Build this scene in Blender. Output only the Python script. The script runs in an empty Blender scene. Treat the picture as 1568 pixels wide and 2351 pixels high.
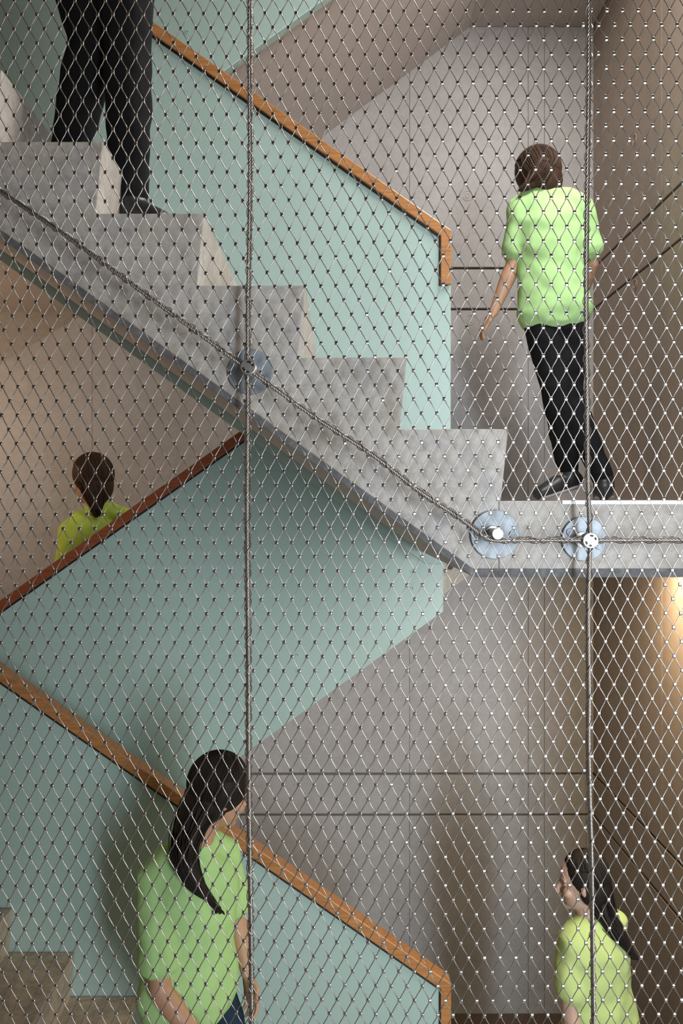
import bpy, bmesh, math, random
import numpy as np
from mathutils import Vector, Matrix, noise
random.seed(4)
PI = math.pi
D = bpy.data; COL = bpy.context.scene.collection

# ---------------------------------------------------------------- measures (metres)
F = 1930.0                                  # focal length in pixels of the 1568 x 2351 frame
CZ = -0.0273                                # eye height: just under the landing top (z = 0)
Y1, YG, YF, YB = 2.064, 3.357, 3.614, 4.987  # near stair face, near balustrade, far balustrade, back wall
YM = 2.004                                  # rope mesh
H = 3.0; R = H/17; RUN = 0.2487; N0 = 0.4096
XW = 1.494; XL = -2.9
def W(px, py, Y):                           # photograph measurement -> world position at depth Y
    return Vector(((px-784)/F*Y, Y, CZ+(1175.5-py)/F*Y))

# ---------------------------------------------------------------- helpers
def tag(o, label=None, cat=None, group=None, kind=None):
    if label: o['label'] = label
    if cat: o['category'] = cat
    if group: o['group'] = group
    if kind: o['kind'] = kind
    return o
def link(name, me, mat, parent=None, smooth=False):
    o = D.objects.new(name, me); COL.objects.link(o)
    if mat: me.materials.append(mat)
    if parent: o.parent = parent
    if smooth:
        me.polygons.foreach_set('use_smooth', [True]*len(me.polygons))
    return o
def obj(name, bm, mat, parent=None, smooth=False, bevel=0, seg=2):
    bmesh.ops.recalc_face_normals(bm, faces=bm.faces)
    me = D.meshes.new(name); bm.to_mesh(me); bm.free()
    o = link(name, me, mat, parent, smooth)
    if bevel:
        m = o.modifiers.new('bevel', 'BEVEL'); m.width = bevel; m.segments = seg; m.limit_method = 'ANGLE'; m.angle_limit = 0.5
    return o
def pyobj(name, V, Fc, mat, parent=None, smooth=True):
    me = D.meshes.new(name); me.from_pydata([tuple(v) for v in V], [], Fc); me.update()
    return link(name, me, mat, parent, smooth)
def empty(name, loc=(0, 0, 0)):
    o = D.objects.new(name, None); o.location = loc; o.empty_display_size = 0.1; COL.objects.link(o); return o
def adopt(o, parent):                        # parent keeping world place
    o.parent = parent; o.matrix_parent_inverse = Matrix.Translation(-parent.location)
    return o
def box(bm, x0, x1, y0, y1, z0, z1):
    v = [bm.verts.new(p) for p in ((x0,y0,z0),(x1,y0,z0),(x1,y1,z0),(x0,y1,z0),(x0,y0,z1),(x1,y0,z1),(x1,y1,z1),(x0,y1,z1))]
    for f in ((0,3,2,1),(4,5,6,7),(0,1,5,4),(1,2,6,5),(2,3,7,6),(3,0,4,7)): bm.faces.new([v[i] for i in f])
def sections(bm, polys):                     # polys: [(y, [(x,z)..])..] same count, capped
    rings = [[bm.verts.new((x, y, z)) for x, z in pts] for y, pts in polys]
    n = len(rings[0])
    for a, b in zip(rings, rings[1:]):
        for i in range(n): bm.faces.new((a[i], a[(i+1) % n], b[(i+1) % n], b[i]))
    bm.faces.new(rings[0]); bm.faces.new(rings[-1][::-1])
def frame(d):
    d = d.normalized(); a = Vector((0, 0, 1)) if abs(d.z) < .9 else Vector((1, 0, 0))
    u = d.cross(a).normalized(); return u, d.cross(u).normalized()
def cyl(bm, c, d, r, h, n=40, r2=None):
    d = Vector(d).normalized(); u, v = frame(d); c = Vector(c)
    r2 = r if r2 is None else r2; rings = []
    for k, rr in ((0, r), (h, r2)):
        rings.append([bm.verts.new(c+d*k+u*rr*math.cos(2*PI*i/n)+v*rr*math.sin(2*PI*i/n)) for i in range(n)])
    for i in range(n): bm.faces.new((rings[0][i], rings[0][(i+1) % n], rings[1][(i+1) % n], rings[1][i]))
    bm.faces.new(rings[0]); bm.faces.new(rings[1])
def capsule(bm, pts, rad, n=14, flat=None):
    """closed tapered tube with rounded ends; rad list of r or (ru,rv); flat = side vector for ru"""
    P = [Vector(p) for p in pts]; rad = [(r, r) if not isinstance(r, tuple) else r for r in rad]
    d0 = (P[1]-P[0]).normalized(); d1 = (P[-1]-P[-2]).normalized()
    seq = []
    for a in (-1.0, -.87, -.5): seq.append((P[0]+d0*a*min(rad[0]), math.sqrt(max(0, 1-a*a)), 0))
    for i in range(len(P)): seq.append((P[i], 1, i))
    for a in (.5, .87, 1.0): seq.append((P[-1]+d1*a*min(rad[-1]), math.sqrt(max(0, 1-a*a)), len(P)-1))
    rings = []
    for c, s, i in seq:
        t = (P[min(i+1, len(P)-1)]-P[max(i-1, 0)]).normalized()
        if flat is not None:
            u = (flat-t*flat.dot(t)).normalized(); v = t.cross(u)
        else:
            u, v = frame(t)
            if rings and lastu is not None:
                u = (lastu-t*lastu.dot(t)).normalized(); v = t.cross(u)
        lastu = u; s = max(s, .03)
        rings.append([bm.verts.new(c+u*rad[i][0]*s*math.cos(2*PI*k/n)+v*rad[i][1]*s*math.sin(2*PI*k/n)) for k in range(n)])
    for a, b in zip(rings, rings[1:]):
        for k in range(n): bm.faces.new((a[k], a[(k+1) % n], b[(k+1) % n], b[k]))
    bm.faces.new(rings[0]); bm.faces.new(rings[-1])
lastu = None
def ellipsoid(bm, c, ax, n=20):              # ax: three vectors
    M = Matrix((ax[0], ax[1], ax[2])).transposed().to_4x4(); M.translation = Vector(c)
    bmesh.ops.create_uvsphere(bm, u_segments=n, v_segments=n//2+2, radius=1, matrix=M)
def tubes(lines, r, n=6, closed=False):      # many polylines -> verts, faces (numpy)
    V = []; Fc = []; base = 0
    ang = np.arange(n)*2*PI/n
    for L in lines:
        L = np.asarray(L, float); T = np.gradient(L, axis=0); T /= np.linalg.norm(T, axis=1)[:, None]
        up = np.array([0, 1, 0.]) if abs(T[0][1]) < .9 else np.array([1., 0, 0])
        U = np.cross(T, up); U /= np.linalg.norm(U, axis=1)[:, None]; Vv = np.cross(T, U)
        ring = L[:, None]+r*(U[:, None]*np.cos(ang)[None, :, None]+Vv[:, None]*np.sin(ang)[None, :, None])
        V.append(ring.reshape(-1, 3)); m = len(L)
        for i in range(m-1):
            a = base+i*n
            for k in range(n):
                k2 = (k+1) % n; Fc.append((a+k, a+k2, a+n+k2, a+n+k))
        Fc.append(tuple(range(base, base+n))); Fc.append(tuple(range(base+(m-1)*n, base+m*n)))
        base += m*n
    return np.concatenate(V), Fc

# ---------------------------------------------------------------- materials
def mat(name, base=(.5, .5, .5), rough=.6, metal=0, spec=.5):
    m = D.materials.new(name); m.use_nodes = True
    b = m.node_tree.nodes['Principled BSDF']
    b.inputs['Base Color'].default_value = (*base, 1); b.inputs['Roughness'].default_value = rough
    b.inputs['Metallic'].default_value = metal; b.inputs['Specular IOR Level'].default_value = spec
    return m, m.node_tree.nodes, m.node_tree.links, b
def noise_n(N, L, scale, detail=4, rough=.55, vec=None, dist=0):
    n = N.new('ShaderNodeTexNoise'); n.inputs['Scale'].default_value = scale; n.inputs['Detail'].default_value = detail
    n.inputs['Roughness'].default_value = rough; n.inputs['Distortion'].default_value = dist
    if vec: L.new(vec, n.inputs['Vector'])
    return n.outputs['Fac']
def ramp(N, L, fac, stops):
    r = N.new('ShaderNodeValToRGB'); L.new(fac, r.inputs['Fac']); e = r.color_ramp.elements
    while len(e) < len(stops): e.new(.5)
    for el, (p, c) in zip(e, stops): el.position = p; el.color = (*c, 1) if len(c) == 3 else c
    return r.outputs['Color']
def mixc(N, L, a, b, fac, mode='MIX'):
    m = N.new('ShaderNodeMix'); m.data_type = 'RGBA'; m.blend_type = mode
    if isinstance(fac, (int, float)): m.inputs[0].default_value = fac
    else: L.new(fac, m.inputs[0])
    for i, x in ((6, a), (7, b)):
        if isinstance(x, tuple): m.inputs[i].default_value = (*x, 1)
        else: L.new(x, m.inputs[i])
    return m.outputs[2]
def bump(N, L, b, h, strength=.3, dist=.002):
    n = N.new('ShaderNodeBump'); n.inputs['Strength'].default_value = strength; n.inputs['Distance'].default_value = dist
    L.new(h, n.inputs['Height']); L.new(n.outputs['Normal'], b.inputs['Normal'])
def concrete(name, c1, c2, c3, rough=.62, blot=1.0, stain=None, mott=.10):
    m, N, L, b = mat(name, c1, rough)
    tc = N.new('ShaderNodeTexCoord').outputs['Object']
    big = ramp(N, L, noise_n(N, L, 1.6, 5, .6, tc, .3), [(.35, c1), (.62, c2)])
    mid = noise_n(N, L, 11*blot, 4, .6, tc, .4)
    col = mixc(N, L, big, c3, ramp(N, L, mid, [(.5, (0, 0, 0)), (.74, (.75, .75, .75))]))
    m1 = noise_n(N, L, 22, 5, .7, tc, .8)
    col = mixc(N, L, col, ramp(N, L, m1, [(.34, (1-2*mott, 1-2.1*mott, 1-2.3*mott)), (.62, (1+.6*mott,)*3)]), 1.0, 'MULTIPLY')
    fine = noise_n(N, L, 160, 3, .7, tc)
    col = mixc(N, L, col, ramp(N, L, fine, [(.3, (.94, .94, .94)), (.7, (1.05, 1.05, 1.05))]), 1.0, 'MULTIPLY')
    if stain:
        st = ramp(N, L, noise_n(N, L, 6, 5, .65, tc, .6), [(.56, (0, 0, 0)), (.7, (.5, .5, .5))])
        col = mixc(N, L, col, stain, st)
    vo = N.new('ShaderNodeTexVoronoi'); vo.inputs['Scale'].default_value = 42; L.new(tc, vo.inputs['Vector'])
    pit = ramp(N, L, vo.outputs['Distance'], [(.03, (1, 1, 1)), (.06, (0, 0, 0))])
    gate = ramp(N, L, noise_n(N, L, 9, 2, .5, tc), [(.52, (0, 0, 0)), (.56, (1, 1, 1))])
    pg = mixc(N, L, pit, gate, 1.0, 'MULTIPLY')
    col = mixc(N, L, col, (.07, .06, .055), pg)
    L.new(col, b.inputs['Base Color'])
    bump(N, L, b, fine, .12, .001)
    return m
M_near = concrete('light_cast_concrete', (.61, .585, .55), (.455, .415, .37), (.38, .375, .40), .6, 1, (.30, .235, .165), .12)
M_back = concrete('grey_fairfaced_concrete', (.41, .39, .385), (.365, .345, .34), (.335, .32, .32), .5, .5, None, .05)
M_right = concrete('warmlit_brown_concrete', (.36, .29, .235), (.325, .262, .21), (.30, .245, .20), .48, .5, None, .05)  # wall concrete with warm lamp light mixed into its brown
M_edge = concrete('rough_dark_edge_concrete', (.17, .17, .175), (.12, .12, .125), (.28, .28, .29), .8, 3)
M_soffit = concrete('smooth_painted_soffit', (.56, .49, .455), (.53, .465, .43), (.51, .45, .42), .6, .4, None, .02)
M_tread = concrete('worn_stair_concrete', (.56, .47, .38), (.46, .385, .31), (.28, .225, .18), .6, 1.2, (.13, .095, .07), .14)
M_floor, N, L, b = mat('dark_brown_floor', (.10, .065, .045), .35)
M_dark, N, L, b = mat('dark_joint_sealant', (.16, .145, .135), .9)  # dark tone behind wall joints and in screw sockets
M_black, N, L, b = mat('black_recess_shade', (.008, .008, .009), .5)  # black in place of the shade in rail gap, holes and slots
# mint lacquer
M_mint, N, L, b = mat('mint_green_lacquer', (.385, .56, .50), .32)
tc = N.new('ShaderNodeTexCoord').outputs['Object']
L.new(mixc(N, L, (.365, .515, .475), (.40, .53, .50), noise_n(N, L, 1.3, 3, .5, tc)), b.inputs['Base Color'])
bump(N, L, b, noise_n(N, L, 3, 2, .4, tc), .15, .01)
# oak
def oakmat(name, A, B_):
    m, N, L, b = mat(name, A, .38)
    tc = N.new('ShaderNodeTexCoord').outputs['Object']
    mp = N.new('ShaderNodeMapping'); L.new(tc, mp.inputs['Vector'])
    mp.inputs['Scale'].default_value = (1.2, 60, 60)
    v = mp.outputs['Vector']
    g = noise_n(N, L, 2.2, 5, .65, v, .5)
    c = ramp(N, L, g, [(.25, B_), (.5, A), (.75, tuple(min(1, x*1.35) for x in A))])
    L.new(c, b.inputs['Base Color']); bump(N, L, b, g, .2, .0008)
    return m
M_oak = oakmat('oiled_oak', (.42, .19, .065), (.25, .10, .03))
M_oakshade = oakmat('shaded_red_oiled_oak', (.25, .065, .024), (.15, .035, .012))  # the same oak, coloured darker for the shade it lies in
# steel
def steel(name, c, rough, bs=None):
    m, N, L, b = mat(name, c, rough, 1)
    tc = N.new('ShaderNodeTexCoord').outputs['Object']
    L.new(ramp(N, L, noise_n(N, L, 30, 4, .6, tc), [(.3, tuple(x*.75 for x in c)), (.7, c)]), b.inputs['Base Color'])
    return m
M_wire = steel('stainless_wire', (.55, .53, .51), .28)
M_ferr = steel('tinned_ferrule', (.74, .73, .72), .2)
M_cable = steel('stainless_cable', (.40, .36, .33), .36)
M_clamp = steel('machined_stainless', (.66, .64, .62), .34)
M_plate = steel('galvanised_plate', (.40, .44, .48), .62)
M_strip, N, L, b = mat('pale_steel_edge', (.70, .74, .80), .4, .6)
# cloth, skin, hair
def cloth(name, c, rough=.85, dark=.75, scale=9):
    m, N, L, b = mat(name, c, rough, 0, .2)
    tc = N.new('ShaderNodeTexCoord').outputs['Object']
    n = noise_n(N, L, scale, 3, .5, tc, .5)
    L.new(ramp(N, L, n, [(.3, tuple(x*dark for x in c)), (.65, c)]), b.inputs['Base Color'])
    w = noise_n(N, L, 420, 2, .5, tc); bump(N, L, b, w, .15, .0006)
    return m
M_lime = cloth('lime_cotton', (.40, .65, .27), .85, .9)
M_lime2 = cloth('pale_lime_cotton', (.50, .62, .24), .85, .88)
M_yel = cloth('yellow_lime_cotton', (.52, .68, .10), .85, .88)
M_blackc = cloth('black_cloth', (.009, .009, .011), .9, .7)
M_navy = cloth('dark_navy_denim', (.022, .045, .075), .9, .6)
M_char = cloth('charcoal_cloth', (.026, .028, .024), .9, .6)
M_shoe, N, L, b = mat('dark_shoe_leather', (.018, .018, .02), .45)
M_shoeg, N, L, b = mat('grey_shoe_canvas', (.32, .29, .29), .7)
M_sole, N, L, b = mat('pale_rubber_sole', (.33, .34, .31), .7)
def skinmat(name, c):
    m, N, L, b = mat(name, c, .5)
    b.inputs['Subsurface Weight'].default_value = .08; b.inputs['Subsurface Radius'].default_value = (.012, .005, .003)
    tc = N.new('ShaderNodeTexCoord').outputs['Object']
    L.new(ramp(N, L, noise_n(N, L, 14, 3, .5, tc), [(.3, tuple(x*.88 for x in c)), (.7, c)]), b.inputs['Base Color'])
    return m
M_skin = skinmat('tanned_skin', (.50, .29, .18)); M_skin2 = skinmat('fair_skin', (.56, .36, .27))
def hairmat(name, c):
    m, N, L, b = mat(name, c, .6, 0, .25)
    tc = N.new('ShaderNodeTexCoord').outputs['Object']
    mp = N.new('ShaderNodeMapping'); L.new(tc, mp.inputs['Vector']); mp.inputs['Scale'].default_value = (120, 120, 9)
    n = noise_n(N, L, 1.5, 4, .6, mp.outputs['Vector'])
    L.new(ramp(N, L, n, [(.3, tuple(x*.45 for x in c)), (.7, c)]), b.inputs['Base Color']); bump(N, L, b, n, .5, .003)
    return m
M_hairb = hairmat('dark_brown_hair', (.060, .028, .014)); M_hairk = hairmat('black_hair', (.020, .014, .012))
M_eyew, N, L, b = mat('eye_white', (.5, .46, .43), .35); M_iris, N, L, b = mat('dark_iris', (.03, .018, .01), .15)
M_lip, N, L, b = mat('lips', (.40, .13, .11), .45)

# ---------------------------------------------------------------- the shell
def grid_wall(name, axis, plane, ubreaks, zbreaks, material, sign, thick=.10):
    """concrete shuttering panels with real joints. breaks: list of (pos, gap)"""
    bm = bmesh.new(); us = ubreaks; zs = zbreaks
    for (u0, g0), (u1, g1) in zip(us, us[1:]):
        for (z0, h0), (z1, h1) in zip(zs, zs[1:]):
            a, b_, c, d = u0+g0/2, u1-g1/2, z0+h0/2, z1-h1/2
            if axis == 'y': box(bm, a, b_, plane, plane+thick, c, d)
            else: box(bm, plane, plane+thick, a, b_, c, d)
    o = obj(name, bm, material, None, False, .002, 1); tag(o, kind='structure')
    bm = bmesh.new(); e = .016
    if axis == 'y': box(bm, us[0][0], us[-1][0], plane+e, plane+thick+.02, zs[0][0], zs[-1][0])
    else: box(bm, plane+e, plane+thick+.02, us[0][0], us[-1][0], zs[0][0], zs[-1][0])
    obj('joint_backing', bm, M_dark, o)
    return o
G = .0135; T = .0013
zb = [(-4.6, 0), (-1.824, G), (-1.581, G), (1.176, G), (1.419, G), (4.176, G), (4.5, 0)]
xb = [(XL-.1, 0), (-2.35, T), (-1.48, T), (-.60, T), (.4035, T), (1.108, T), (1.204, T), (1.452, T), (XW+.1, 0)]
wall_back = grid_wall('wall_back', 'y', YB, xb, zb, M_back, 1)
yb = [(1.7, 0), (2.3, T), (2.9, T), (3.51, T), (3.918, T), (4.658, T), (4.93, T), (YB+.0, 0)]
wall_right = grid_wall('wall_right', 'x', XW, yb, zb, M_right, 1)
bm = bmesh.new(); box(bm, XL-.1, XL, 1.2, YB, -4.6, 4.5)
o = obj('wall_left', bm, M_back); tag(o, kind='structure')
# form-tie marks on the walls
def tie(px, py, wall='b', r=.013):
    bm = bmesh.new()
    if wall == 'b':
        c = W(px, py, YB); c.y = YB-.0025; d = (0, 1, 0)
    else:
        Y = XW*F/(px-784); c = Vector((XW-.0025, Y, CZ+(1175.5-py)/F*Y)); d = (1, 0, 0)
    n = 36; u, v = frame(Vector(d))
    for R0 in (r, r*2.2):
        w_ = .0016
        rings = []
        for rr, e in ((R0-w_, .0035), (R0-w_*.5, 0), (R0+w_*.5, 0), (R0+w_, .0035)):
            rings.append([bm.verts.new(c+Vector(d)*e+u*rr*math.cos(2*PI*i/n)+v*rr*math.sin(2*PI*i/n)) for i in range(n)])
        for a, b_ in zip(rings, rings[1:]):
            for i in range(n): bm.faces.new((a[i], a[(i+1) % n], b_[(i+1) % n], b_[i]))
    o = obj('tie_mark', bm, M_back if wall == 'b' else M_right, wall_back if wall == 'b' else wall_right, True)
for p in ((1073, 450), (1075, 1610), (728, 1902), (1075, 1902), (625, 1605), (1080, 735), (158, 745), (160, 1178), (705, 2870)): tie(*p)
for p in ((1457, 322), (1458, 655), (1455, 1690)): tie(*p, wall='r')

# ---------------------------------------------------------------- flights and landings
def near_profile(lift=0.0, top=8):
    P = [(.386, 0)]
    for k in range(1, top+1):
        nx = N0-(k-1)*RUN
        P += [(nx-.018, (k-1)*R), (nx, k*R)]
    P += [(N0-top*RUN+.003, top*R)]
    zs = lambda x: -.187-.7165*(x-.325)
    P += [(N0-top*RUN+.003, zs(N0-top*RUN+.003)+lift), (.325, -.187+lift), (.386, -.187+lift)]
    return P
def flight_near(dz, label, dx=0, m=M_near):
    e = empty('stair_flight', (.386+dx, Y1, dz)); tag(e, label, 'stairs')
    sh = lambda P: [(x+dx, z+dz) for x, z in P]
    bm = bmesh.new()
    sections(bm, [(Y1, sh(near_profile(.018))), (Y1+.02, sh(near_profile(.018))), (YG-.004, sh(near_profile(.018)))])
    adopt(obj('step_body', bm, m, None, False, .004), e)
    # soffit skin and rough lower arris
    xs = N0-8*RUN+.003; zs = lambda x: -.187-.7165*(x-.325)
    bm = bmesh.new()
    P = [(xs, zs(xs)), (.325, -.187), (.386, -.187), (.386, -.1695), (.325, -.1695), (xs, zs(xs)+.0175)]
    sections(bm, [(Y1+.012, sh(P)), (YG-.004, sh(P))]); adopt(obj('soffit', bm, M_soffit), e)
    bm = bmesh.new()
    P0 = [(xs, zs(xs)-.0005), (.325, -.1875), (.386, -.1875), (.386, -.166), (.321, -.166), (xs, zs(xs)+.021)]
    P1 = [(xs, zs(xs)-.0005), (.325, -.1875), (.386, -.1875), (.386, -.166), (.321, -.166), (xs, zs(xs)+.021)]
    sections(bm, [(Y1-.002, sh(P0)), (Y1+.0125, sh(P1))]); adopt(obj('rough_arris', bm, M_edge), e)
    # cast side joint behind every nosing
    return e
f1 = flight_near(0, 'pale concrete stair flight crossing the picture, side face behind the cable mesh')
f2 = flight_near(-H-.018, 'lower concrete stair flight with worn treads at the bottom left corner', .02, M_tread)

XFL = N0-8*RUN+.003
def far_profile(dz):
    P = [(.752, dz-.154), (.752, dz), (N0, dz)]
    for j in range(9):
        P += [(N0-j*RUN+.018, dz-(j+1)*R), ((N0-(j+1)*RUN) if j < 8 else XFL, dz-(j+1)*R)]
    zl = dz-9*R-.249
    P += [(XFL, zl), (.752+(zl-dz+.154)/.744, zl)]
    return P
def flight_far(dz, label):
    e = empty('stair_flight', (.41, YF+.05, dz)); tag(e, label, 'stairs')
    P = far_profile(dz)
    bm = bmesh.new(); sections(bm, [(YF+.055, P), (YB-.004, P)])
    adopt(obj('step_body', bm, M_near, None, False, .003), e)
    zs = lambda x: dz-.154+.744*(x-.752); xl = .752+(-9*R-.249+.154)/.744
    bm = bmesh.new(); Q = [(xl, zs(xl)-.004), (.752, dz-.158), (.752, dz-.150), (xl, zs(xl)+.004)]
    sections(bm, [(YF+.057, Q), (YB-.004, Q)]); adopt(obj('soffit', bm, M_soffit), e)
    return e
g1 = flight_far(0, 'rear concrete stair flight behind the green parapet that rises to the landing')
g2 = flight_far(H, 'upper rear stair flight seen from below with its smooth grey underside')
# cable anchor hole and recess on the stair sides
def disc_hole(c, d, r, parent, depth=.001):
    bm = bmesh.new(); cyl(bm, c, d, r, depth, 28); adopt(obj('anchor_hole', bm, M_black), parent)
disc_hole(W(970, 1133, Y1)+Vector((0, -.0012, 0)), (0, 1, 0), .0105, f1)
disc_hole(W(1033, 1301, YF+.055)+Vector((0, -.0012, 0)), (0, 1, 0), .014, g1)

def landing_right(dz, label, floor_m=M_near, thick=.187):
    e = empty('stair_landing', (.9, Y1, dz)); tag(e, label, 'landing')
    bm = bmesh.new(); box(bm, .3865, XW-.002, Y1, YF+.053, dz-thick+.018, dz); box(bm, .754, XW-.002, YF+.0535, YB-.003, dz-.160, dz)
    adopt(obj('slab', bm, M_near, None, False, .003), e)
    bm = bmesh.new(); box(bm, .3865, XW-.002, Y1+.012, YF+.053, dz-thick, dz-thick+.018)
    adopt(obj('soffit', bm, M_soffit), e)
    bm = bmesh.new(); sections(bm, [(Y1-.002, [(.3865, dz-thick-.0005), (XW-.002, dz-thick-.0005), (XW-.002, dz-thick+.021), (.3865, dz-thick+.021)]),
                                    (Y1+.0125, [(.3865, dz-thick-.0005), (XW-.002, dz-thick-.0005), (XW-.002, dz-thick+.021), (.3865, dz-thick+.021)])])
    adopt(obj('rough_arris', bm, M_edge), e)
    bm = bmesh.new(); box(bm, .541, XW-.002, Y1-.003, Y1+.05, dz-.0085, dz+.0015)
    adopt(tag(obj('edge_strip', bm, M_strip, None, False, .001), 'thin pale metal edge strip'), e)
    return e
l1 = landing_right(0, 'pale concrete landing slab at the right with two round cable plates')
# the landing above and the landing below
e = empty('stair_landing', (.9, Y1, H)); tag(e, 'underside of the upper concrete landing at the top right', 'landing')
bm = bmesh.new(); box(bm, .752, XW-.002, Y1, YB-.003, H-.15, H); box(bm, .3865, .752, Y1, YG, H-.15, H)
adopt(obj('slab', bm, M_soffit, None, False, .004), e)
e = empty('stair_landing', (.9, Y1, -H)); tag(e, 'dark brown floor of the lowest landing at the bottom edge', 'landing')
bm = bmesh.new(); box(bm, .43, XW-.002, Y1, YB-.003, -H-.18, -H)
adopt(obj('slab', bm, M_floor, None, False, .003), e)
for dz, lab in ((8*R, 'underside of the half landing at the left edge above the brown wall'), (8*R-H, 'lower half landing at the left edge where the flights turn')):
    e = empty('stair_landing', (-2, Y1, dz)); tag(e, lab, 'landing')
    bm = bmesh.new(); box(bm, XL+.003, N0-8*RUN-.0, Y1+.002, YB-.003, dz-.249, dz-.001)
    adopt(obj('slab', bm, M_soffit if dz > 0 else M_near, None, False, .003), e)

# ---------------------------------------------------------------- mint balustrades with oak rails
def rail_poly(x0, x1, ztop, w=.042, drop=.215, slope=.70, off=0.0):
    """closed outline of the cranked rail in xz, top corner at (x1, ztop); slope <0: falls to the right"""
    zl = ztop+slope*(x1-x0)
    vw = w*math.sqrt(1+slope*slope)
    k = (w)*slope
    return [(x0, zl-off), (x1-off, ztop-off*.3), (x1-off, ztop-drop-off), (x1-w+off*0, ztop-drop-off),
            (x1-w, ztop-vw+k+0), (x0, zl-vw)]
def near_balustrade(dz, label, ztop, xl, slope, bl, rail_label):
    xe = .4365
    e = empty('balustrade', (xe, YG, dz)); tag(e, label, 'balustrade')
    top = lambda x: ztop+slope*(xe-x)
    P = [(xl, top(xl)-.03), (xe-.01, ztop-.035), (xe-.01, ztop-.215), (xe, ztop-.2155), (xe, bl(0)[1]), (bl(0)[0], bl(0)[1]), (xl, bl(xl)[1])]
    bm = bmesh.new(); sections(bm, [(YG, P), (YG+.052, P)])
    adopt(obj('panel', bm, M_mint, None, False, .003), e)
    w = .042; vw = w*math.sqrt(1+slope*slope); drop = .217
    Q = [(xl, top(xl)), (xe, ztop), (xe, ztop-drop), (xe-w, ztop-drop), (xe-w, ztop-vw+slope*w), (xl, top(xl)-vw)]
    bm = bmesh.new(); sections(bm, [(YG-.014, Q), (YG+.060, Q)])
    adopt(tag(obj('handrail', bm, M_oak, None, False, .004), rail_label), e)
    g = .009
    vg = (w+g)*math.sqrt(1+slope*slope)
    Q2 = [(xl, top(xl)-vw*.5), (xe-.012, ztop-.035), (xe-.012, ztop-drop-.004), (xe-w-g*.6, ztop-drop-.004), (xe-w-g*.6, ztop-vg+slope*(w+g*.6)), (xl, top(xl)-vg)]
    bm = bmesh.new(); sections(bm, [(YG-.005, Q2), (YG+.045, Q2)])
    adopt(tag(obj('shadow_gap_strip', bm, M_black), 'black shadow strip under the oak rail'), e)  # black strip put in for the shadow line below the rail
    return e
def nb(x):
    if x == 0: return (.336, -.236)
    return (x, .307-.714*(x+.424))
xtop = W(1036, 530, YG)
b1 = near_balustrade(0, 'mint green solid parapet beside the upper flight, oak rail cranked down at its end', xtop.z, -1.57, .6985, nb, 'oak rail cranked down at the end')
nb2 = lambda x: (nb(x)[0], nb(x)[1]-H)
b2 = near_balustrade(-H, 'mint green solid parapet at the bottom left with a lit orange oak rail', xtop.z-H, -1.57, .697, nb2, 'orange oak rail lit from above')

def far_balustrade(dz, label, rail=True):
    xe = .438
    e = empty('balustrade', (xe, YF, dz)); tag(e, label, 'balustrade')
    zt = lambda x: .330+.7045*(x+.4195)+dz
    zbm = lambda x: -1.117+.716*(x+.485)+dz
    xl = -1.57
    xm = .30
    P = [(xl, zt(xl)-.03), (xm, zt(xm)-.03), (xe, zt(xm)-.03), (xe, zbm(xe)), (xl, zbm(xl))]
    bm = bmesh.new(); sections(bm, [(YF, P), (YF+.05, P)])
    adopt(obj('panel', bm, M_mint, None, False, .003), e)
    w = .040; vw = w*math.sqrt(1+.7045**2)
    Q = [(xl, zt(xl)-vw), (xm, zt(xm)-vw), (xe, zt(xm)-vw), (xe, zt(xm)), (xm, zt(xm)), (xl, zt(xl))]
    bm = bmesh.new(); sections(bm, [(YF-.012, Q), (YF+.06, Q)])
    adopt(tag(obj('handrail', bm, M_oakshade, None, False, .004), 'oak rail coloured dark red for its shade'), e)
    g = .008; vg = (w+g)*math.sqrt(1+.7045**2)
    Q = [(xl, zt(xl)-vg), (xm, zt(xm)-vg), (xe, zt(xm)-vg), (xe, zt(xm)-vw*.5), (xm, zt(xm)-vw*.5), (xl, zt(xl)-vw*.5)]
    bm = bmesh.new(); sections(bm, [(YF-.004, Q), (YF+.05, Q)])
    adopt(obj('shadow_gap_strip', bm, M_black), e)  # shadow line under the rear rail, built as a black strip
    return e
b3 = far_balustrade(0, 'large mint green parapet in the middle, rising to the right under an oak rail coloured dark red for shade')
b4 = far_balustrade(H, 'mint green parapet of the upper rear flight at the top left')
def screw(px, py, Y, parent, r=.010):
    bm = bmesh.new(); c = W(px, py, Y); cyl(bm, c+Vector((0, -.0022, 0)), (0, 1, 0), r, .002, 28)
    s = adopt(obj('fixing_screw', bm, M_mint, None, False, .0008), parent)
    bm = bmesh.new(); cyl(bm, c+Vector((0, -.0030, 0)), (0, 1, 0), r*.32, .001, 6)
    o = obj('screw_socket', bm, M_dark); o.parent = s
    return s
for p in ((683, 1503), (683, 1540), (430, 1687), (430, 1723), (947, 1313), (947, 1350)): screw(*p, YF, b3)
screw(430, 73, YF, b4)

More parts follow.
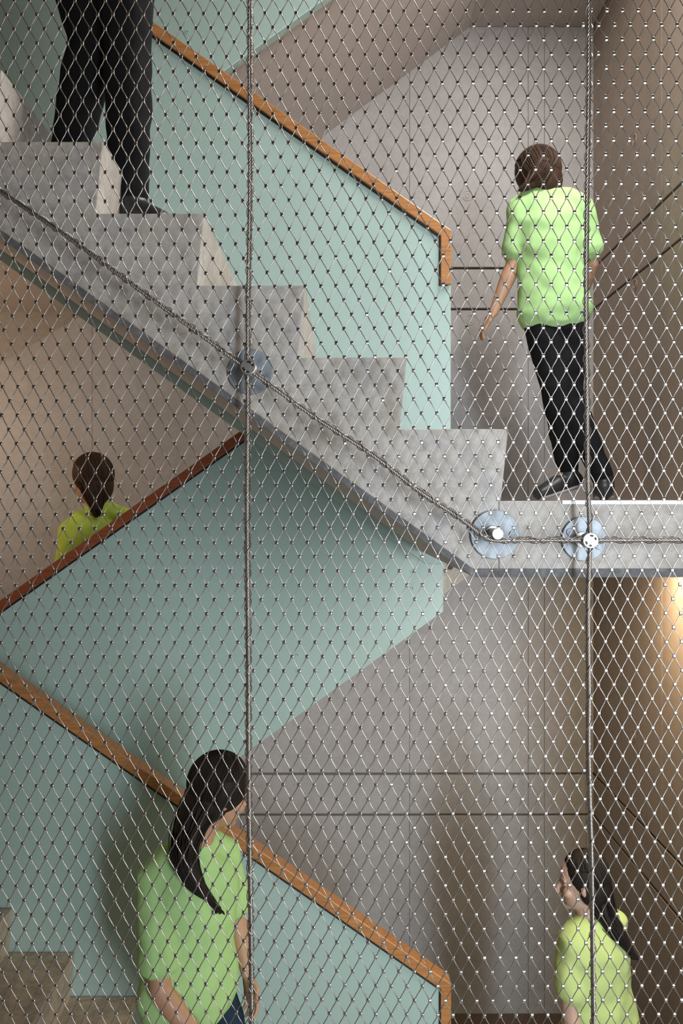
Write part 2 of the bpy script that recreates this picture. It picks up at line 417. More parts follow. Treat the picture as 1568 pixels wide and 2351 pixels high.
# ---------------------------------------------------------------- cables
def smooth_path(pts, step=.004):
    P = [np.array(p, float) for p in pts]
    P = [2*P[0]-P[1]]+P+[2*P[-1]-P[-2]]
    out = []
    for i in range(1, len(P)-2):
        n = max(2, int(np.linalg.norm(P[i+1]-P[i])/step))
        for t in np.linspace(0, 1, n, endpoint=False):
            a, b_, c, d = P[i-1], P[i], P[i+1], P[i+2]
            out.append(.5*((2*b_)+(-a+c)*t+(2*a-5*b_+4*c-d)*t*t+(-a+3*b_-3*c+d)*t**3))
    out.append(P[-2]); return np.array(out)
def helix(path, rad, pitch, phase=0, r_noise=0):
    d = np.r_[0, np.cumsum(np.linalg.norm(np.diff(path, axis=0), axis=1))]
    T = np.gradient(path, axis=0); T /= np.linalg.norm(T, axis=1)[:, None]
    U = np.cross(T, [0, 1, 0.]); U /= np.linalg.norm(U, axis=1)[:, None]; V = np.cross(T, U)
    a = phase+2*PI*d/pitch
    return path+rad*(U*np.cos(a)[:, None]+V*np.sin(a)[:, None])
def cable(name, pts, label, r=.0046, pitch=.055, lace=1, group=None):
    path = smooth_path(pts)
    V, Fc = tubes([helix(path, r*.62, pitch, 2*PI*k/6) for k in range(6)]+[path], r*.42, 6)
    e = empty(name, tuple(path[len(path)//2])); tag(e, label, 'cable', group)
    adopt(pyobj('strand', V, Fc, M_cable), e)
    ln = []
    for k in range(lace):
        ln.append(helix(path, r+.0024, .0685*(1 if k == 0 else -1.0), 1.1+k*2))
    V, Fc = tubes(ln, .0011, 5); adopt(pyobj('lacing_wire', V, Fc, M_wire), e)
    return e
YC = YM-.007
cw = lambda L: [W(x, y, YC) for x, y in L]
cable('vertical_cable', cw([(575, -260), (574, 0), (574, 200), (575, 400), (572, 600), (570, 700), (569.5, 843), (569, 1000), (568, 1200), (570, 1500), (571, 1800), (575, 2100), (577, 2351), (578, 2600)]),
      'braided vertical steel cable left of the picture centre, crossing the slanted cable', .0056, .05, 2)
cable('vertical_cable', cw([(1354, -260), (1353, 0), (1352, 200), (1349, 400), (1347, 550), (1346, 700), (1348, 900), (1350, 1100), (1354, 1240), (1350, 1400), (1352, 1600), (1351, 1700), (1354, 1850), (1358, 2000), (1362, 2351), (1363, 2600)]),
      'vertical steel cable at the right crossing the horizontal landing cable', .0054, .06, 1)
YC2 = YM-.012
cable('edge_cable', [W(x, y, YC2) for x, y in [(-200, 300), (0, 438), (150, 540), (300, 650), (430, 745), (553, 835), (600, 868), (720, 955), (860, 1047), (960, 1125), (1060, 1192), (1098, 1222), (1122, 1237), (1145, 1241), (1180, 1240), (1350, 1240), (1568, 1240), (1900, 1240)]],
      'steel cable running down the stair slope and then level along the landing edge', .0054, .05, 2)

# ---------------------------------------------------------------- round plates, posts and clamps
def plate(px, py, r, kind, kx, ky, label):
    c = W(px, py, Y1); e = empty('cable_anchor', tuple(c)); tag(e, label, 'cable anchor', None)
    bm = bmesh.new(); cyl(bm, c+Vector((0, -.009, 0)), (0, 1, 0), r, .0085, 72)
    adopt(obj('mounting_plate', bm, M_plate, None, False, .0012), e)
    for s in (-1, 1):
        a = 0 if kind == 'post' else .45
        b_ = c+Vector((s*.040*r/.056*math.cos(a), -.0115, -s*.040*r/.056*math.sin(a)))
        bm = bmesh.new(); cyl(bm, b_, (0, 1, 0), .0095, .003, 32)
        s1 = adopt(obj('bolt', bm, M_plate, None, False, .001), e)
        bm = bmesh.new(); cyl(bm, b_+Vector((0, -.0012, 0)), (0, 1, 0), .0048, .0013, 6); cyl(bm, b_+Vector((0, -.0006, 0)), (0, 1, 0), .0085, .0005, 32)
        s2 = obj('bolt_head', bm, M_plate, None, False, .0003); s2.parent = s1
    k = W(kx, ky, YM-.020)
    bm = bmesh.new(); cyl(bm, Vector((k.x, YM+.003 if kind == 'clamp' else YM-.020, k.z)), (Vector((c.x, Y1-.008, c.z))-Vector((k.x, YM, k.z)))*Vector((0, 1, 0)), .0135 if kind == 'post' else .011, .055 if kind == 'clamp' else .072, 40)
    adopt(obj('post', bm, M_clamp, None, True if False else False, .001), e)
    bm = bmesh.new(); cyl(bm, Vector((k.x, Y1-.013, k.z)), (0, 1, 0), .019, .006, 40)
    adopt(obj('post_collar', bm, M_clamp, None, False, .0015), e)
    if kind == 'clamp':
        bm = bmesh.new(); cyl(bm, Vector((k.x, YM+.006, k.z)), (0, -1, 0), .0185, .012, 56)
        adopt(obj('clamp_base', bm, M_clamp, None, False, .0012), e)
        bm = bmesh.new(); y0 = YM-.019
        cyl(bm, Vector((k.x, YM-.0165, k.z)), (0, -1, 0), .0185, .009, 56)
        cp = adopt(obj('clamp_cap', bm, M_clamp, None, False, .0014), e)
        yy = YM-.0257
        for a0 in (0, PI):
            # kidney slot
            bm = bmesh.new(); n = 18; ri, ro = .0090, .0146
            a1, a2 = math.radians(5)+a0, math.radians(102)+a0
            rings = [[], []]
            pts = [(ro, a1+(a2-a1)*i/n) for i in range(n+1)]+[(ri, a2-(a2-a1)*i/n) for i in range(n+1)]
            sections(bm, [(yy-.0002, [(k.x+q*math.cos(t), k.z+q*math.sin(t)) for q, t in pts]), (yy+.002, [(k.x+q*math.cos(t), k.z+q*math.sin(t)) for q, t in pts])])
            s2 = obj('slot', bm, M_black); s2.parent = cp
            am = (a1+a2)/2; q = .0119
            bm = bmesh.new(); cyl(bm, Vector((k.x+q*math.cos(am), yy-.0022, k.z+q*math.sin(am))), (0, 1, 0), .0030, .003, 20)
            s2 = obj('clamp_screw', bm, M_ferr, None, False, .0008); s2.parent = cp
    return e
plate(575.5, 854.5, .0555, 'clamp', 570, 843, 'round steel plate with a slotted clamp where the braided cable crosses the stair')
plate(1135.5, 1227, .0600, 'post', 1143, 1226, 'round steel plate with a plain pin where the cable bends to level')
plate(1339, 1237, .0545, 'clamp', 1355, 1241, 'round steel plate with a slotted clamp at the right vertical cable')

# ---------------------------------------------------------------- the rope mesh
def tab(rows): 
    r = np.array([a for a, _ in rows], float); v = np.array([b_ for _, b_ in rows], float)
    def f(x):
        if x < r[0]: return v[0]+(x-r[0])*0.0 if False else v[0]+(x-r[0])*(v[1]-v[0])/(r[1]-r[0])
        if x > r[-1]: return v[-1]+(x-r[-1])*(v[-1]-v[-2])/(r[-1]-r[-2])
        return float(np.interp(x, r, v))
    return f
LC = [0, 14.5, 30, 43]
LX = [tab([(1, 15.3), (10, 15), (19, 13.8), (25, 7.3), (31, 1.5), (39, -1.8), (47, 4.2), (51, 8.4), (57, 15.3), (63, 20.7), (71, 24.9), (80, 25.5)]),
      tab([(1, 520), (10, 521), (19, 525), (29, 527), (37, 529), (45, 529), (57, 526), (64, 523.7), (71, 525), (80, 525)]),
      tab([(1, 1069.5), (5, 1068), (15, 1069), (21, 1070.6), (29, 1072.9), (39, 1074.8), (43, 1076), (57, 1074.8), (71, 1076), (80, 1076)]),
      tab([(1, 1536.8), (7, 1534.3), (19, 1532), (27, 1527.8), (33, 1523.8), (39, 1525.2), (49, 1532.5), (55, 1537), (63, 1540), (71, 1548), (80, 1550)])]
LY = [tab([(1, 34.4), (21, 693.4), (39, 1279), (57, 1870.5), (71, 2331.6)]),
      tab([(1, 32), (21, 693.4), (39, 1279), (57, 1866.7), (71, 2324)]),
      tab([(1, 25), (21, 685.8), (39, 1277.2), (57, 1869.2), (71, 2332.4)]),
      tab([(1, 24), (21, 685.5), (39, 1276.5), (57, 1867.7), (71, 2330)])]
def node(c, r):
    xs = [f(r) for f in LX]; ys = [f(r) for f in LY]
    i = 0 if c < LC[1] else (1 if c < LC[2] else 2)
    t = (c-LC[i])/(LC[i+1]-LC[i])
    x = xs[i]+(xs[i+1]-xs[i])*t; ty = min(max(t, -.5), 1.5)
    y = ys[i]+(ys[i+1]-ys[i])*ty
    h = math.sin(c*12.9898*2+r*78.233)*43758.5453; h -= math.floor(h)
    g = math.sin(c*39.346+r*11.135)*24634.6345; g -= math.floor(g)
    return x+(h-.5)*.9, y+(g-.5)*.9
R0, R1, C0, C1 = -7, 79, -8, 51
mesh_e = empty('cable_mesh', (0, YM, -1.3)); tag(mesh_e, 'stainless steel rope mesh of tall diamonds stretched across the whole stairwell', 'wire mesh')
NODE = {}
def nd(c2, r):                                # c2 = 2 * column
    if (c2, r) not in NODE:
        x, y = node(c2/2, r); NODE[(c2, r)] = W(x, y, YM)
    return NODE[(c2, r)]
tt = np.array([0, .07, .16, .28, .40, .5, .60, .72, .84, .93])
def sst(t): 
    s = t*t*(3-2*t); return .8*s+.2*t
off = .0017
lines = []
for n in range(2*C0, 2*C1):
    P = []
    for r in range(R0, R1+1):
        left = ((n-r) % 2 == 1)              # odd rows hold whole columns
        def key(rr):
            par = 0 if rr % 2 else 1         # c2 parity: odd rows even c2, even rows odd c2
            return (n, -1) if (n % 2 == par) else (n+1, 1)
        c2, s0 = key(r); a = nd(c2, r)
        ax = a.x+(-s0)*off; 
        if r == R1: P.append((ax, YM, a.z)); continue
        c3, s1 = key(r+1); b_ = nd(c3, r+1); bx = b_.x+(-s1)*off
        for t in tt:
            dy = .0012*math.sin(PI*t)*(1 if s0 > 0 else -1)
            P.append((ax+(bx-ax)*sst(t), YM+dy, a.z+(b_.z-a.z)*t))
    lines.append(P)
V, Fc = tubes(lines, .00108, 6)
adopt(tag(pyobj('mesh_wire', V, Fc, M_wire), kind='stuff'), mesh_e)
# ferrules: oval crimp sleeves
def ferr_geo():
    n = 20; hw, hd, hh = .0038, .0022, .0044
    V = []; Fc = []
    prof = [(-1, .82), (-.90, 1), (.90, 1), (1, .82)]
    for z, s in prof:
        for k in range(n):
            a = 2*PI*k/n; c, q = math.cos(a), math.sin(a)
            x = math.copysign(abs(c)**.6, c) if abs(c) > 1e-6 else 0
            y = math.copysign(abs(q)**.3, q) if abs(q) > 1e-6 else 0
            V.append((hw*s*x, hd*s*y*(1-.16*math.exp(-(x/.30)**2)), hh*z))
    for i in range(3):
        for k in range(n): Fc.append((i*n+k, i*n+(k+1) % n, (i+1)*n+(k+1) % n, (i+1)*n+k))
    Fc.append(tuple(range(n-1, -1, -1))); Fc.append(tuple(range(3*n, 4*n)))
    return np.array(V), Fc
fv, ff = ferr_geo()
keys = [(c2, r) for r in range(R0+1, R1) for c2 in range(2*C0+1, 2*C1) if (c2 % 2 == 0) == (r % 2 == 1)]
cen = Vector((0, YM, CZ))
keys.sort(key=lambda k: (nd(*k)-cen).length)
def rot_for(k):
    rnd = random.Random(k[0]*1000+k[1])
    return rnd.gauss(0, .045), rnd.gauss(0, .05), rnd.gauss(0, .03)
def rotm(a, b_, c): return Matrix.Rotation(a, 3, 'Z') @ Matrix.Rotation(b_, 3, 'X') @ Matrix.Rotation(c, 3, 'Y')
fme = D.meshes.new('ferrule'); fme.from_pydata([tuple(v) for v in fv], [], ff); fme.materials.append(M_ferr)
fme.polygons.foreach_set('use_smooth', [len(p.vertices) == 4 for p in fme.polygons])
first = D.objects.new('ferrule', fme)
for i, k in enumerate(keys[:100]):
    o = first if i == 0 else first.copy()
    COL.objects.link(o); o.parent = mesh_e
    o.location = nd(*k)-Vector(mesh_e.location); a, b_, c = rot_for(k)
    o.rotation_euler = rotm(a, b_, c).to_euler()
VV = []; FF = []
for i, k in enumerate(keys[100:]):
    Mx = np.array(rotm(*rot_for(k))); VV.append(fv@Mx.T+np.array(nd(*k)))
    bs = i*len(fv); FF += [tuple(x+bs for x in f) for f in ff]
o = pyobj('ferrule', np.concatenate(VV), FF, M_ferr); adopt(tag(o, kind='stuff'), mesh_e)

# ---------------------------------------------------------------- people
def remesh(o, vox, smooth=2, wrinkle=0, wscale=.12):
    m = o.modifiers.new('remesh', 'REMESH'); m.mode = 'VOXEL'; m.voxel_size = vox; m.use_smooth_shade = True
    s = o.modifiers.new('smooth', 'SMOOTH'); s.factor = .5; s.iterations = smooth
    if wrinkle:
        t = D.textures.new('folds', 'CLOUDS'); t.noise_scale = wscale; t.noise_depth = 1
        d = o.modifiers.new('folds', 'DISPLACE'); d.texture = t; d.strength = wrinkle; d.mid_level = .5; d.texture_coords = 'GLOBAL'
    return o
def lerp(a, b_, t): return a+(b_-a)*t
def person(name, label, J, face, k=1.0, vol=1.0, shirt=M_lime, trous=M_blackc, skin=M_skin, hair=M_hairb, shoe=M_shoe, sole=None, tail=None, cat='person', bare_shin=False, coat=None, bun=None, hem=.0):
    J = {a: Vector(b_) for a, b_ in J.items()}
    e = empty(name, (J['pelvis'].x, J['pelvis'].y, min(J['anL'].z, J['anR'].z)-.08)); tag(e, label, cat)
    side = (J['shR']-J['shL']).normalized(); pel, nk, hd = J['pelvis'], J['neck'], J['head']
    hips = (J['hipR']-J['hipL']).normalized()
    up = (nk-pel).normalized(); fw = up.cross(side).normalized()
    if fw.dot(Vector(face)) < -.2: pass
    S = lambda x: x*k
    tors = lambda: ([lerp(pel, nk, t) for t in (-.10, .05, .28, .50, .72, .88, .97)],)
    bm = bmesh.new()
    tp = [lerp(pel, nk, t) for t in (-.10, .05, .28, .50, .72, .88, .96)]
    capsule(bm, tp, [(S(.13), S(.09)), (S(.158), S(.105)), (S(.128), S(.09)), (S(.138), S(.10)), (S(.152), S(.105)), (S(.13), S(.08)), (S(.065), S(.06))], 24, side)
    capsule(bm, [lerp(pel, nk, .93), lerp(nk, hd, .25), lerp(nk, hd, .8)], [S(.056), S(.048), S(.050)], 16)
    fd = Vector(face).normalized(); hu = (hd-nk).normalized()
    hu = (hu*.6+Vector((0, 0, 1))*.4).normalized(); fd = (fd-hu*fd.dot(hu)).normalized(); hs = hu.cross(fd)
    ellipsoid(bm, hd+hu*S(.022)-fd*S(.008), (hs*S(.073), fd*S(.092), hu*S(.092)), 28)
    ellipsoid(bm, hd-hu*S(.040)+fd*S(.022), (hs*S(.055), fd*S(.062), hu*S(.070)), 24)
    ellipsoid(bm, hd-hu*S(.088)+fd*S(.058), (hs*S(.022), fd*S(.022), hu*S(.018)), 12)       # chin
    capsule(bm, [hd+hu*S(.012)+fd*S(.080), hd-hu*S(.012)+fd*S(.094), hd-hu*S(.028)+fd*S(.098)], [S(.008), S(.010), S(.013)], 10)  # nose
    for s in (-1, 1):
        ellipsoid(bm, hd+hs*s*S(.074)-hu*S(.005)-fd*S(.005), (hs*S(.009), fd*S(.018), hu*S(.030)), 12)
        capsule(bm, [hd+hs*s*S(.012)+hu*S(.026)+fd*S(.080), hd+hs*s*S(.045)+hu*S(.026)+fd*S(.068)], [S(.007), S(.007)], 8)
        ellipsoid(bm, hd+hs*s*S(.035)-hu*S(.025)+fd*S(.060), (hs*S(.022), fd*S(.022), hu*S(.022)), 12)
    for q in 'LR':
        sh, el, wr = J['sh'+q], J['el'+q], J['wr'+q]
        capsule(bm, [lerp(sh, nk, .35), sh, lerp(sh, el, .3), lerp(sh, el, .75), el], [S(.06), S(.054), S(.046), S(.038), S(.036)], 16)
        capsule(bm, [el, lerp(el, wr, .3), lerp(el, wr, .75), wr], [S(.036), S(.037), S(.027), S(.023)], 16)
        d = (wr-el).normalized(); hv = J.get('hd'+q)
        hdir = (hv-wr).normalized() if hv is not None else (d+Vector((0, 0, -.3))).normalized()
        pn = side if abs(side.dot(hdir)) < .8 else fw
        pn = (pn-hdir*pn.dot(hdir)).normalized(); pw = hdir.cross(pn)      # palm normal, palm width
        if pw.dot(fd) < 0: pw = -pw
        capsule(bm, [wr, wr+hdir*S(.035), wr+hdir*S(.078)], [(S(.024), S(.016)), (S(.036), S(.014)), (S(.040), S(.012))], 14, pw)
        inward = -pn if (q == 'R') else pn
        for i, ln in enumerate((.062, .072, .067, .052)):
            b0 = wr+hdir*S(.078)+pw*S(.033-.022*i)
            sp = (hdir+pw*(.10-.07*i)).normalized()
            p1 = b0+sp*S(ln*.42); p2 = p1+(sp*.85+inward*.5).normalized()*S(ln*.33); p3 = p2+(sp*.6+inward*.8).normalized()*S(ln*.25)
            capsule(bm, [b0-sp*S(.01), p1, p2, p3], [S(.0085), S(.0078), S(.0072), S(.0065)], 10)
        b0 = wr+hdir*S(.022)+pw*S(.026)
        p1 = b0+(hdir*.7+pw*.7).normalized()*S(.035); p2 = p1+(hdir*.9+pw*.25+inward*.3).normalized()*S(.028)
        capsule(bm, [b0, p1, p2], [S(.012), S(.0095), S(.008)], 10)
        hp, kn, an, to = J['hip'+q], J['kn'+q], J['an'+q], J['to'+q]
        capsule(bm, [hp, lerp(hp, kn, .35), lerp(hp, kn, .8), kn], [S(.085), S(.078), S(.056), S(.052)], 18)
        capsule(bm, [kn, lerp(kn, an, .3), lerp(kn, an, .8), an], [S(.050), S(.053), S(.034), S(.034)], 18)
        capsule(bm, [an, lerp(an, to, .5)-Vector((0, 0, S(.01))), to], [S(.030), S(.022), S(.016)], 14)
    body = adopt(remesh(obj('body', bm, skin, None, True), .0048, 1), e)
    # eyes and lips
    for s in (-1, 1):
        c = hd+hs*s*S(.032)+hu*S(.010)+fd*S(.066)
        bm = bmesh.new(); ellipsoid(bm, c, (hs*S(.012), fd*S(.010), hu*S(.007)), 16); ey = adopt(obj('eye', bm, M_eyew, None, True), e)
        bm = bmesh.new(); ellipsoid(bm, c+fd*S(.0060), (hs*S(.0062), fd*S(.005), hu*S(.0058)), 12)
        ir = obj('iris', bm, M_iris, None, True); ir.parent = ey
    bm = bmesh.new(); m0 = hd-hu*S(.053)+fd*S(.080)
    capsule(bm, [m0-hs*S(.022)-fd*S(.007), m0, m0+hs*S(.022)-fd*S(.007)], [S(.003), S(.0062), S(.003)], 10)
    adopt(obj('mouth', bm, M_lip, None, True), e)
    # hair
    bm = bmesh.new()
    ellipsoid(bm, hd+hu*S(.036)-fd*S(.022), (hs*S(.086)*vol, fd*S(.092)*vol, hu*S(.094)*vol), 32)
    ellipsoid(bm, hd-hu*S(.015)-fd*S(.045), (hs*S(.078)*vol, fd*S(.062)*vol, hu*S(.090)*vol), 28)
    for s in (-1, 1): ellipsoid(bm, hd+hs*s*S(.066)-hu*S(.005)-fd*S(.022), (hs*S(.018), fd*S(.040), hu*S(.065)), 16)
    rnd = random.Random(len(label))
    hl = []
    for i in range(300):
        a = rnd.uniform(0, 2*PI); ca, sa = math.cos(a), math.sin(a)
        zend = rnd.uniform(-.75, -.45) if sa < .2 else (.30+.25*sa)
        th0, th1 = rnd.uniform(.02, .3), math.acos(zend); pts = []
        for q in np.linspace(th0, th1, 7):
            r3 = math.sin(q); lift = vol*(1.012+rnd.uniform(-.006, .006))
            back = .45*(q/PI)                      # comb towards the back
            aa = math.atan2(sa-back*1.2, ca)
            pts.append(hd+hu*S(.036)-fd*S(.022)+(hs*math.cos(aa)*r3*S(.086)+fd*math.sin(aa)*r3*S(.092)+hu*math.cos(q)*S(.094))*lift)
        hl.append(pts)
    if tail:
        tp = [Vector(t[0]) for t in tail]; tr = [S(t[1]) for t in tail]
        capsule(bm, tp, tr, 18)
        for i in range(140):
            a = rnd.uniform(0, 2*PI); o_ = Vector((math.cos(a), math.sin(a), math.sin(a*3)*.3))
            f = rnd.uniform(.85, 1.15)
            pts = [p+o_*r*f+Vector((rnd.gauss(0, .004), 0, 0)) for p, r in zip(tp, tr)]
            ext = (pts[-1]-pts[-2])*rnd.uniform(.1, .9); hl.append(pts+[pts[-1]+ext])
    hb = adopt(obj('hair', bm, hair, None, True), e)
    V, Fc = tubes([smooth_path(l, .01) for l in hl], .0016, 4)
    st = pyobj('hair_strands', V, Fc, hair); st.parent = hb; st['kind'] = 'stuff'
    # shirt
    bm = bmesh.new()
    tp = [lerp(pel, nk, t) for t in (-.04-hem, .10, .32, .52, .74, .88, .95)]
    capsule(bm, tp, [(S(.180), S(.134)), (S(.174), S(.128)), (S(.158), S(.118)), (S(.160), S(.120)), (S(.168), S(.120)), (S(.140), S(.092)), (S(.075), S(.070))], 28, side)
    for q in 'LR':
        sh, el = J['sh'+q], J['el'+q]
        capsule(bm, [lerp(sh, nk, .45), sh, lerp(sh, el, .35), lerp(sh, el, .72)], [S(.070), S(.070), S(.064), S(.068)], 20)
    adopt(remesh(obj('coat' if coat else 'shirt', bm, shirt, None, True), .010, 4, .022, .09), e)
    # trousers
    bm = bmesh.new()
    capsule(bm, [lerp(pel, nk, t) for t in (-.12, .0, .06)], [(S(.148), S(.108)), (S(.150), S(.108)), (S(.12), S(.09))], 24, hips)
    for q in 'LR':
        hp, kn, an = J['hip'+q], J['kn'+q], J['an'+q]
        capsule(bm, [hp, lerp(hp, kn, .3), lerp(hp, kn, .8), kn], [S(.094), S(.090), S(.070), S(.066)], 20)
        capsule(bm, [kn, lerp(kn, an, .3), lerp(kn, an, .75), lerp(kn, an, .95)], [S(.066), S(.066), S(.056), S(.052)], 20)
    adopt(remesh(obj('trousers', bm, trous, None, True), .010, 3, .014, .08), e)
    for q in 'LR':
        an, to = J['an'+q], J['to'+q]; dn = Vector((0, 0, -1))
        ft = (to-an); ax = ft.normalized(); w_ = ax.cross(Vector((0, 0, 1))).normalized()
        hl_ = an-Vector((ft.x, ft.y, 0)).normalized()*S(.035)+Vector((0, 0, -.045*k))
        bm = bmesh.new()
        capsule(bm, [an+Vector((0, 0, .02)), an-Vector((0, 0, S(.03)))], [S(.046), S(.050)], 16)
        capsule(bm, [hl_, lerp(hl_, to, .5)+Vector((0, 0, .006)), to+Vector((0, 0, -.005))], [(S(.042), S(.046)), (S(.048), S(.048)), (S(.044), S(.032))], 18, w_)
        sh_ = adopt(remesh(obj('shoe', bm, shoe, None, True), .006, 2), e)
        if sole:
            bm = bmesh.new(); dz_ = Vector((0, 0, -.030))
            capsule(bm, [hl_+dz_, lerp(hl_, to, .5)+dz_, to+dz_*.9], [(S(.043), S(.012)), (S(.049), S(.012)), (S(.045), S(.012))], 18, w_)
            so = obj('shoe_sole', bm, sole, None, True); so.parent = sh_
    return e

# woman on the landing, back turned, upper right
YA = F/487
a = lambda x, y, dy=0: W(x, y, YA)+Vector((0, dy, 0))
person('person', 'woman in a lime green T-shirt and black trousers walking away on the upper landing', dict(
    pelvis=a(1272, 705), neck=a(1250, 445), head=a(1236, 405, .04), shL=a(1198, 478), elL=a(1180, 605, .02), wrL=a(1137, 712, .05), hdL=a(1120, 740, .08),
    shR=a(1335, 482), elR=a(1362, 600, .03), wrR=a(1345, 690, .14), hipL=a(1242, 712), knL=a(1276, 915, -.02), anL=a(1318, 1078, .10), toL=a(1245, 1130, .05),
    hipR=a(1302, 712), knR=a(1316, 915, .06), anR=a(1383, 1105, -.02), toR=a(1400, 1136, .12)), (-.5, .8, -.35), 1.0, 1.22, M_lime, M_blackc, M_skin, M_hairb, M_shoe, M_shoeg,
    tail=[(a(1240, 395, -.05), .05), (a(1225, 425, -.07), .04), (a(1205, 440, -.07), .02)])
# woman with long black hair, lower right
YD = F/589
d = lambda x, y, dy=0: W(x, y, YD)+Vector((0, dy, 0))
zf = -H+.07
dd = lambda x, z, dy=0: Vector(((x-784)/589, YD+dy, z))
person('person', 'woman with long black hair and a pale lime T-shirt at the bottom right', dict(
    pelvis=d(1378, 2345), neck=d(1352, 2112), head=d(1335, 2025), shL=d(1306, 2148, -.05), elL=d(1296, 2275, -.08), wrL=d(1306, 2400, -.12),
    shR=d(1415, 2140, .07), elR=d(1430, 2260, .10), wrR=d(1418, 2380, .04), hipL=d(1350, 2360, -.03), knL=dd(1335, -2.50), anL=dd(1350, zf+.02), toL=dd(1280, zf-.03, .02),
    hipR=d(1405, 2360, .05), knR=dd(1400, -2.50, .05), anR=dd(1440, zf+.04, .06), toR=dd(1375, zf-.03, .08)), (-.95, .15, -.18), .96, 1.0, M_lime2, M_blackc, M_skin2, M_hairk, M_shoe, M_sole,
    tail=[(d(1350, 2000, .01), .075), (d(1368, 2050, .0), .062), (d(1385, 2095, -.02), .045), (d(1408, 2130, -.05), .026), (d(1428, 2158, -.06), .010)])
# woman on the rear flight, seen over the parapet
YE = F/460
m_ = lambda x, y, dy=0: W(x, y, YE)+Vector((0, dy, 0))
zj = lambda x, z, dy=0: Vector(((x-784)/460, YE+dy, z))
person('person', 'person in a yellow green T-shirt seen head and shoulders above the dark red rail', dict(
    pelvis=m_(200, 1395), neck=m_(222, 1172), head=m_(208, 1105), shL=m_(172, 1222, -.05), elL=m_(165, 1330, -.08), wrL=m_(150, 1420, -.16),
    shR=m_(268, 1185, .04), elR=m_(285, 1290, .05), wrR=m_(290, 1370, -.08), hipL=m_(175, 1410), knL=zj(200, -.86, -.05), anL=zj(150, -1.47), toL=zj(190, -1.53, .03),
    hipR=m_(228, 1410), knR=zj(275, -.70, -.05), anR=zj(240, -1.13), toR=zj(290, -1.20, .02)), (-.75, .35, -.45), .98, 1.15, M_yel, M_blackc, M_skin, M_hairb, M_shoe,
    tail=[(m_(215, 1100, -.05), .06), (m_(228, 1140, -.06), .045), (m_(232, 1165, -.08), .025)])
# person coming down the lowest flight, bottom left
YP = F/680
p_ = lambda x, y, dy=0: W(x, y, YP)+Vector((0, dy, 0))
zk = lambda x, z, dy=0: Vector(((x-784)/680, YP+dy, z))
person('person', 'person in a lime T-shirt leaning forward on the lowest flight, dark hair over the rail', dict(
    pelvis=p_(432, 2265), neck=p_(448, 1935), head=p_(508, 1822), shL=p_(365, 2000, -.06), elL=p_(392, 2215, -.16), wrL=p_(500, 2325, -.20), hdL=p_(545, 2360, -.2),
    shR=p_(500, 1990, .10), elR=p_(530, 2150, .14), wrR=p_(560, 2270, .10), hipL=p_(395, 2290), knL=zk(500, -2.00, -.05), anL=zk(330, -2.055), toL=zk(410, -2.11, -.02),
    hipR=p_(465, 2290, .08), knR=zk(545, -2.02, .08), anR=zk(540, -2.40, .08), toR=zk(625, -2.45, .08)), (.8, .35, -.55), 1.0, 1.12, M_lime, M_navy, M_skin, M_hairk, M_shoe,
    tail=[(p_(470, 1830, -.02), .07), (p_(445, 1885, -.09), .05), (p_(440, 1940, -.12), .035), (p_(465, 1990, -.13), .022), (p_(495, 2025, -.13), .008)])
# legs of a person in black, top left
YQ = F/840
q_ = lambda x, y, dy=0: W(x, y, YQ)+Vector((0, dy, 0))
zq = lambda x, z, dy=0: Vector(((x-784)/840, YQ+dy, z))
person('person', 'person in black trousers cut off by the top edge, standing on the upper flight', dict(
    pelvis=zq(215, 1.58, .05), neck=zq(205, 2.08, .05), head=zq(210, 2.22, .05), shL=zq(190, 2.0, -.12), elL=zq(170, 1.74, -.17), wrL=zq(200, 1.52, -.20),
    shR=zq(220, 2.0, .22), elR=zq(210, 1.74, .26), wrR=zq(240, 1.52, .24), hipL=zq(170, 1.53, .0), knL=zq(200, 1.28, .05), anL=zq(130, .985, .10), toL=zq(195, .935, .06),
    hipR=zq(275, 1.53, .0), knR=zq(292, 1.22, .0), anR=zq(300, .82, 0), toR=zq(372, .765, -.02)), (.9, 0, -.2), 1.0, 1.0, M_char, M_blackc, M_skin, M_hairk, M_shoe, M_sole, coat=True)

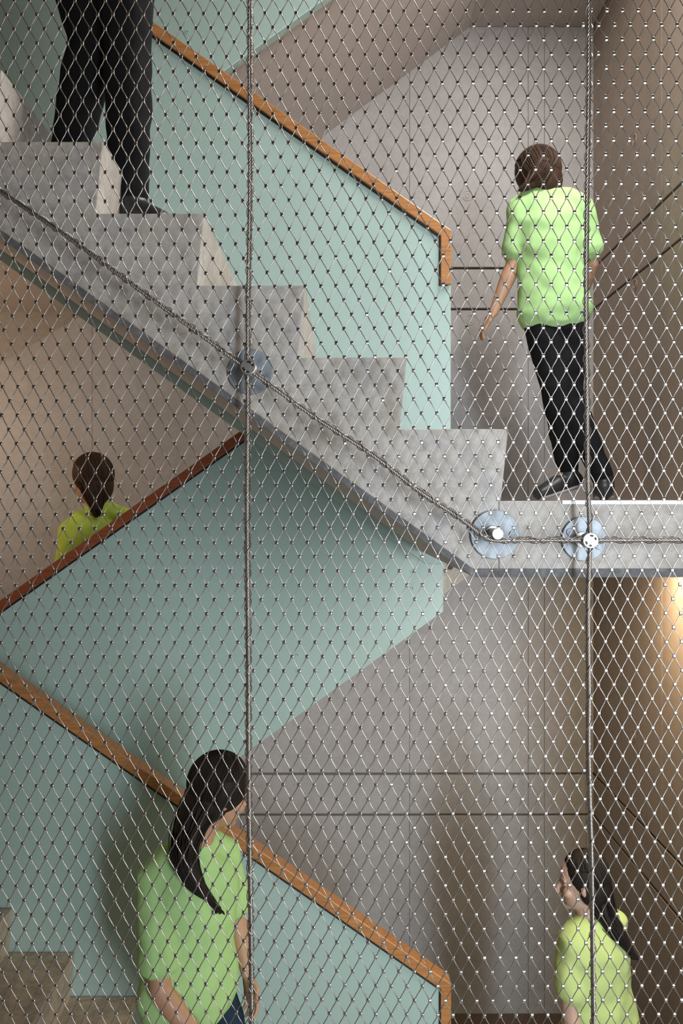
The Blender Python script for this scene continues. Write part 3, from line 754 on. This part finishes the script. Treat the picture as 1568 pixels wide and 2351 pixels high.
# ---------------------------------------------------------------- light
def area(name, loc, target, sx, sy, power, col, spread=180):
    l = D.lights.new(name, 'AREA'); l.shape = 'RECTANGLE'; l.size = sx; l.size_y = sy; l.energy = power; l.color = col; l.spread = math.radians(spread)
    o = D.objects.new(name, l); COL.objects.link(o); o.location = loc
    o.rotation_euler = (Vector(target)-Vector(loc)).to_track_quat('-Z', 'Y').to_euler(); return o
area('window_daylight', (1.9, -2.4, -.5), (1.1, 3, -.65), .55, 3.2, 34, (.80, .93, 1.06), 64)
area('window_sky', (3.0, -2.8, -.3), (1.3, 3, -.6), 1.8, 4.0, 38, (1, .94, .86), 80)
area('landing_lamp', (1.25, 2.75, -.24), (1.40, 3.1, -2.5), .10, .9, 22, (1, .90, .64))
area('landing_lamp', (1.30, 3.60, -.24), (1.494, 3.62, -.9), .05, .40, 13, (1, .76, .48))
area('landing_lamp', (1.25, 2.7, 2.80), (1.40, 3.0, .4), .10, .9, 88, (1, .97, .93))
area('left_fill_light', (-2.75, 3.7, .55), (-1.1, 4.9, .35), .5, .5, 11, (1, .68, .40))  # unseen warm fill, added for the left soffit and back wall
area('rear_fill_light', (.8, 4.2, 2.80), (.7, 4.4, 0), .6, .5, 4, (1, .93, .88))  # unseen soft fill, added to lift the dim back area
w = D.worlds.new('world'); bpy.context.scene.world = w; w.use_nodes = True
N = w.node_tree.nodes; L = w.node_tree.links; bg = N['Background']
tc = N.new('ShaderNodeTexCoord'); dp = N.new('ShaderNodeVectorMath'); dp.operation = 'DOT_PRODUCT'
L.new(tc.outputs['Generated'], dp.inputs[0]); dp.inputs[1].default_value = (.55, 0, -.83)
mr = N.new('ShaderNodeMapRange'); L.new(dp.outputs['Value'], mr.inputs['Value']); mr.inputs['From Min'].default_value = -1; mr.inputs['From Max'].default_value = 1
c = ramp(N, L, mr.outputs['Result'], [(.25, (.045, .030, .018)), (.5, (.055, .042, .032)), (.70, (.15, .14, .13)), (1, (.50, .46, .43))])
L.new(c, bg.inputs['Color']); bg.inputs['Strength'].default_value = 1.0

cam = D.cameras.new('camera'); co = D.objects.new('camera', cam); COL.objects.link(co)
co.location = (0, 0, CZ); co.rotation_euler = (PI/2, 0, 0)
cam.sensor_fit = 'VERTICAL'; cam.sensor_height = 36; cam.sensor_width = 24; cam.lens = F/2351*36; cam.clip_start = .05
S = bpy.context.scene; S.camera = co
S.view_settings.view_transform = 'Standard'; S.view_settings.look = 'None'; S.view_settings.gamma = 1
S.view_settings.use_curve_mapping = False; S.view_settings.exposure = 0.0
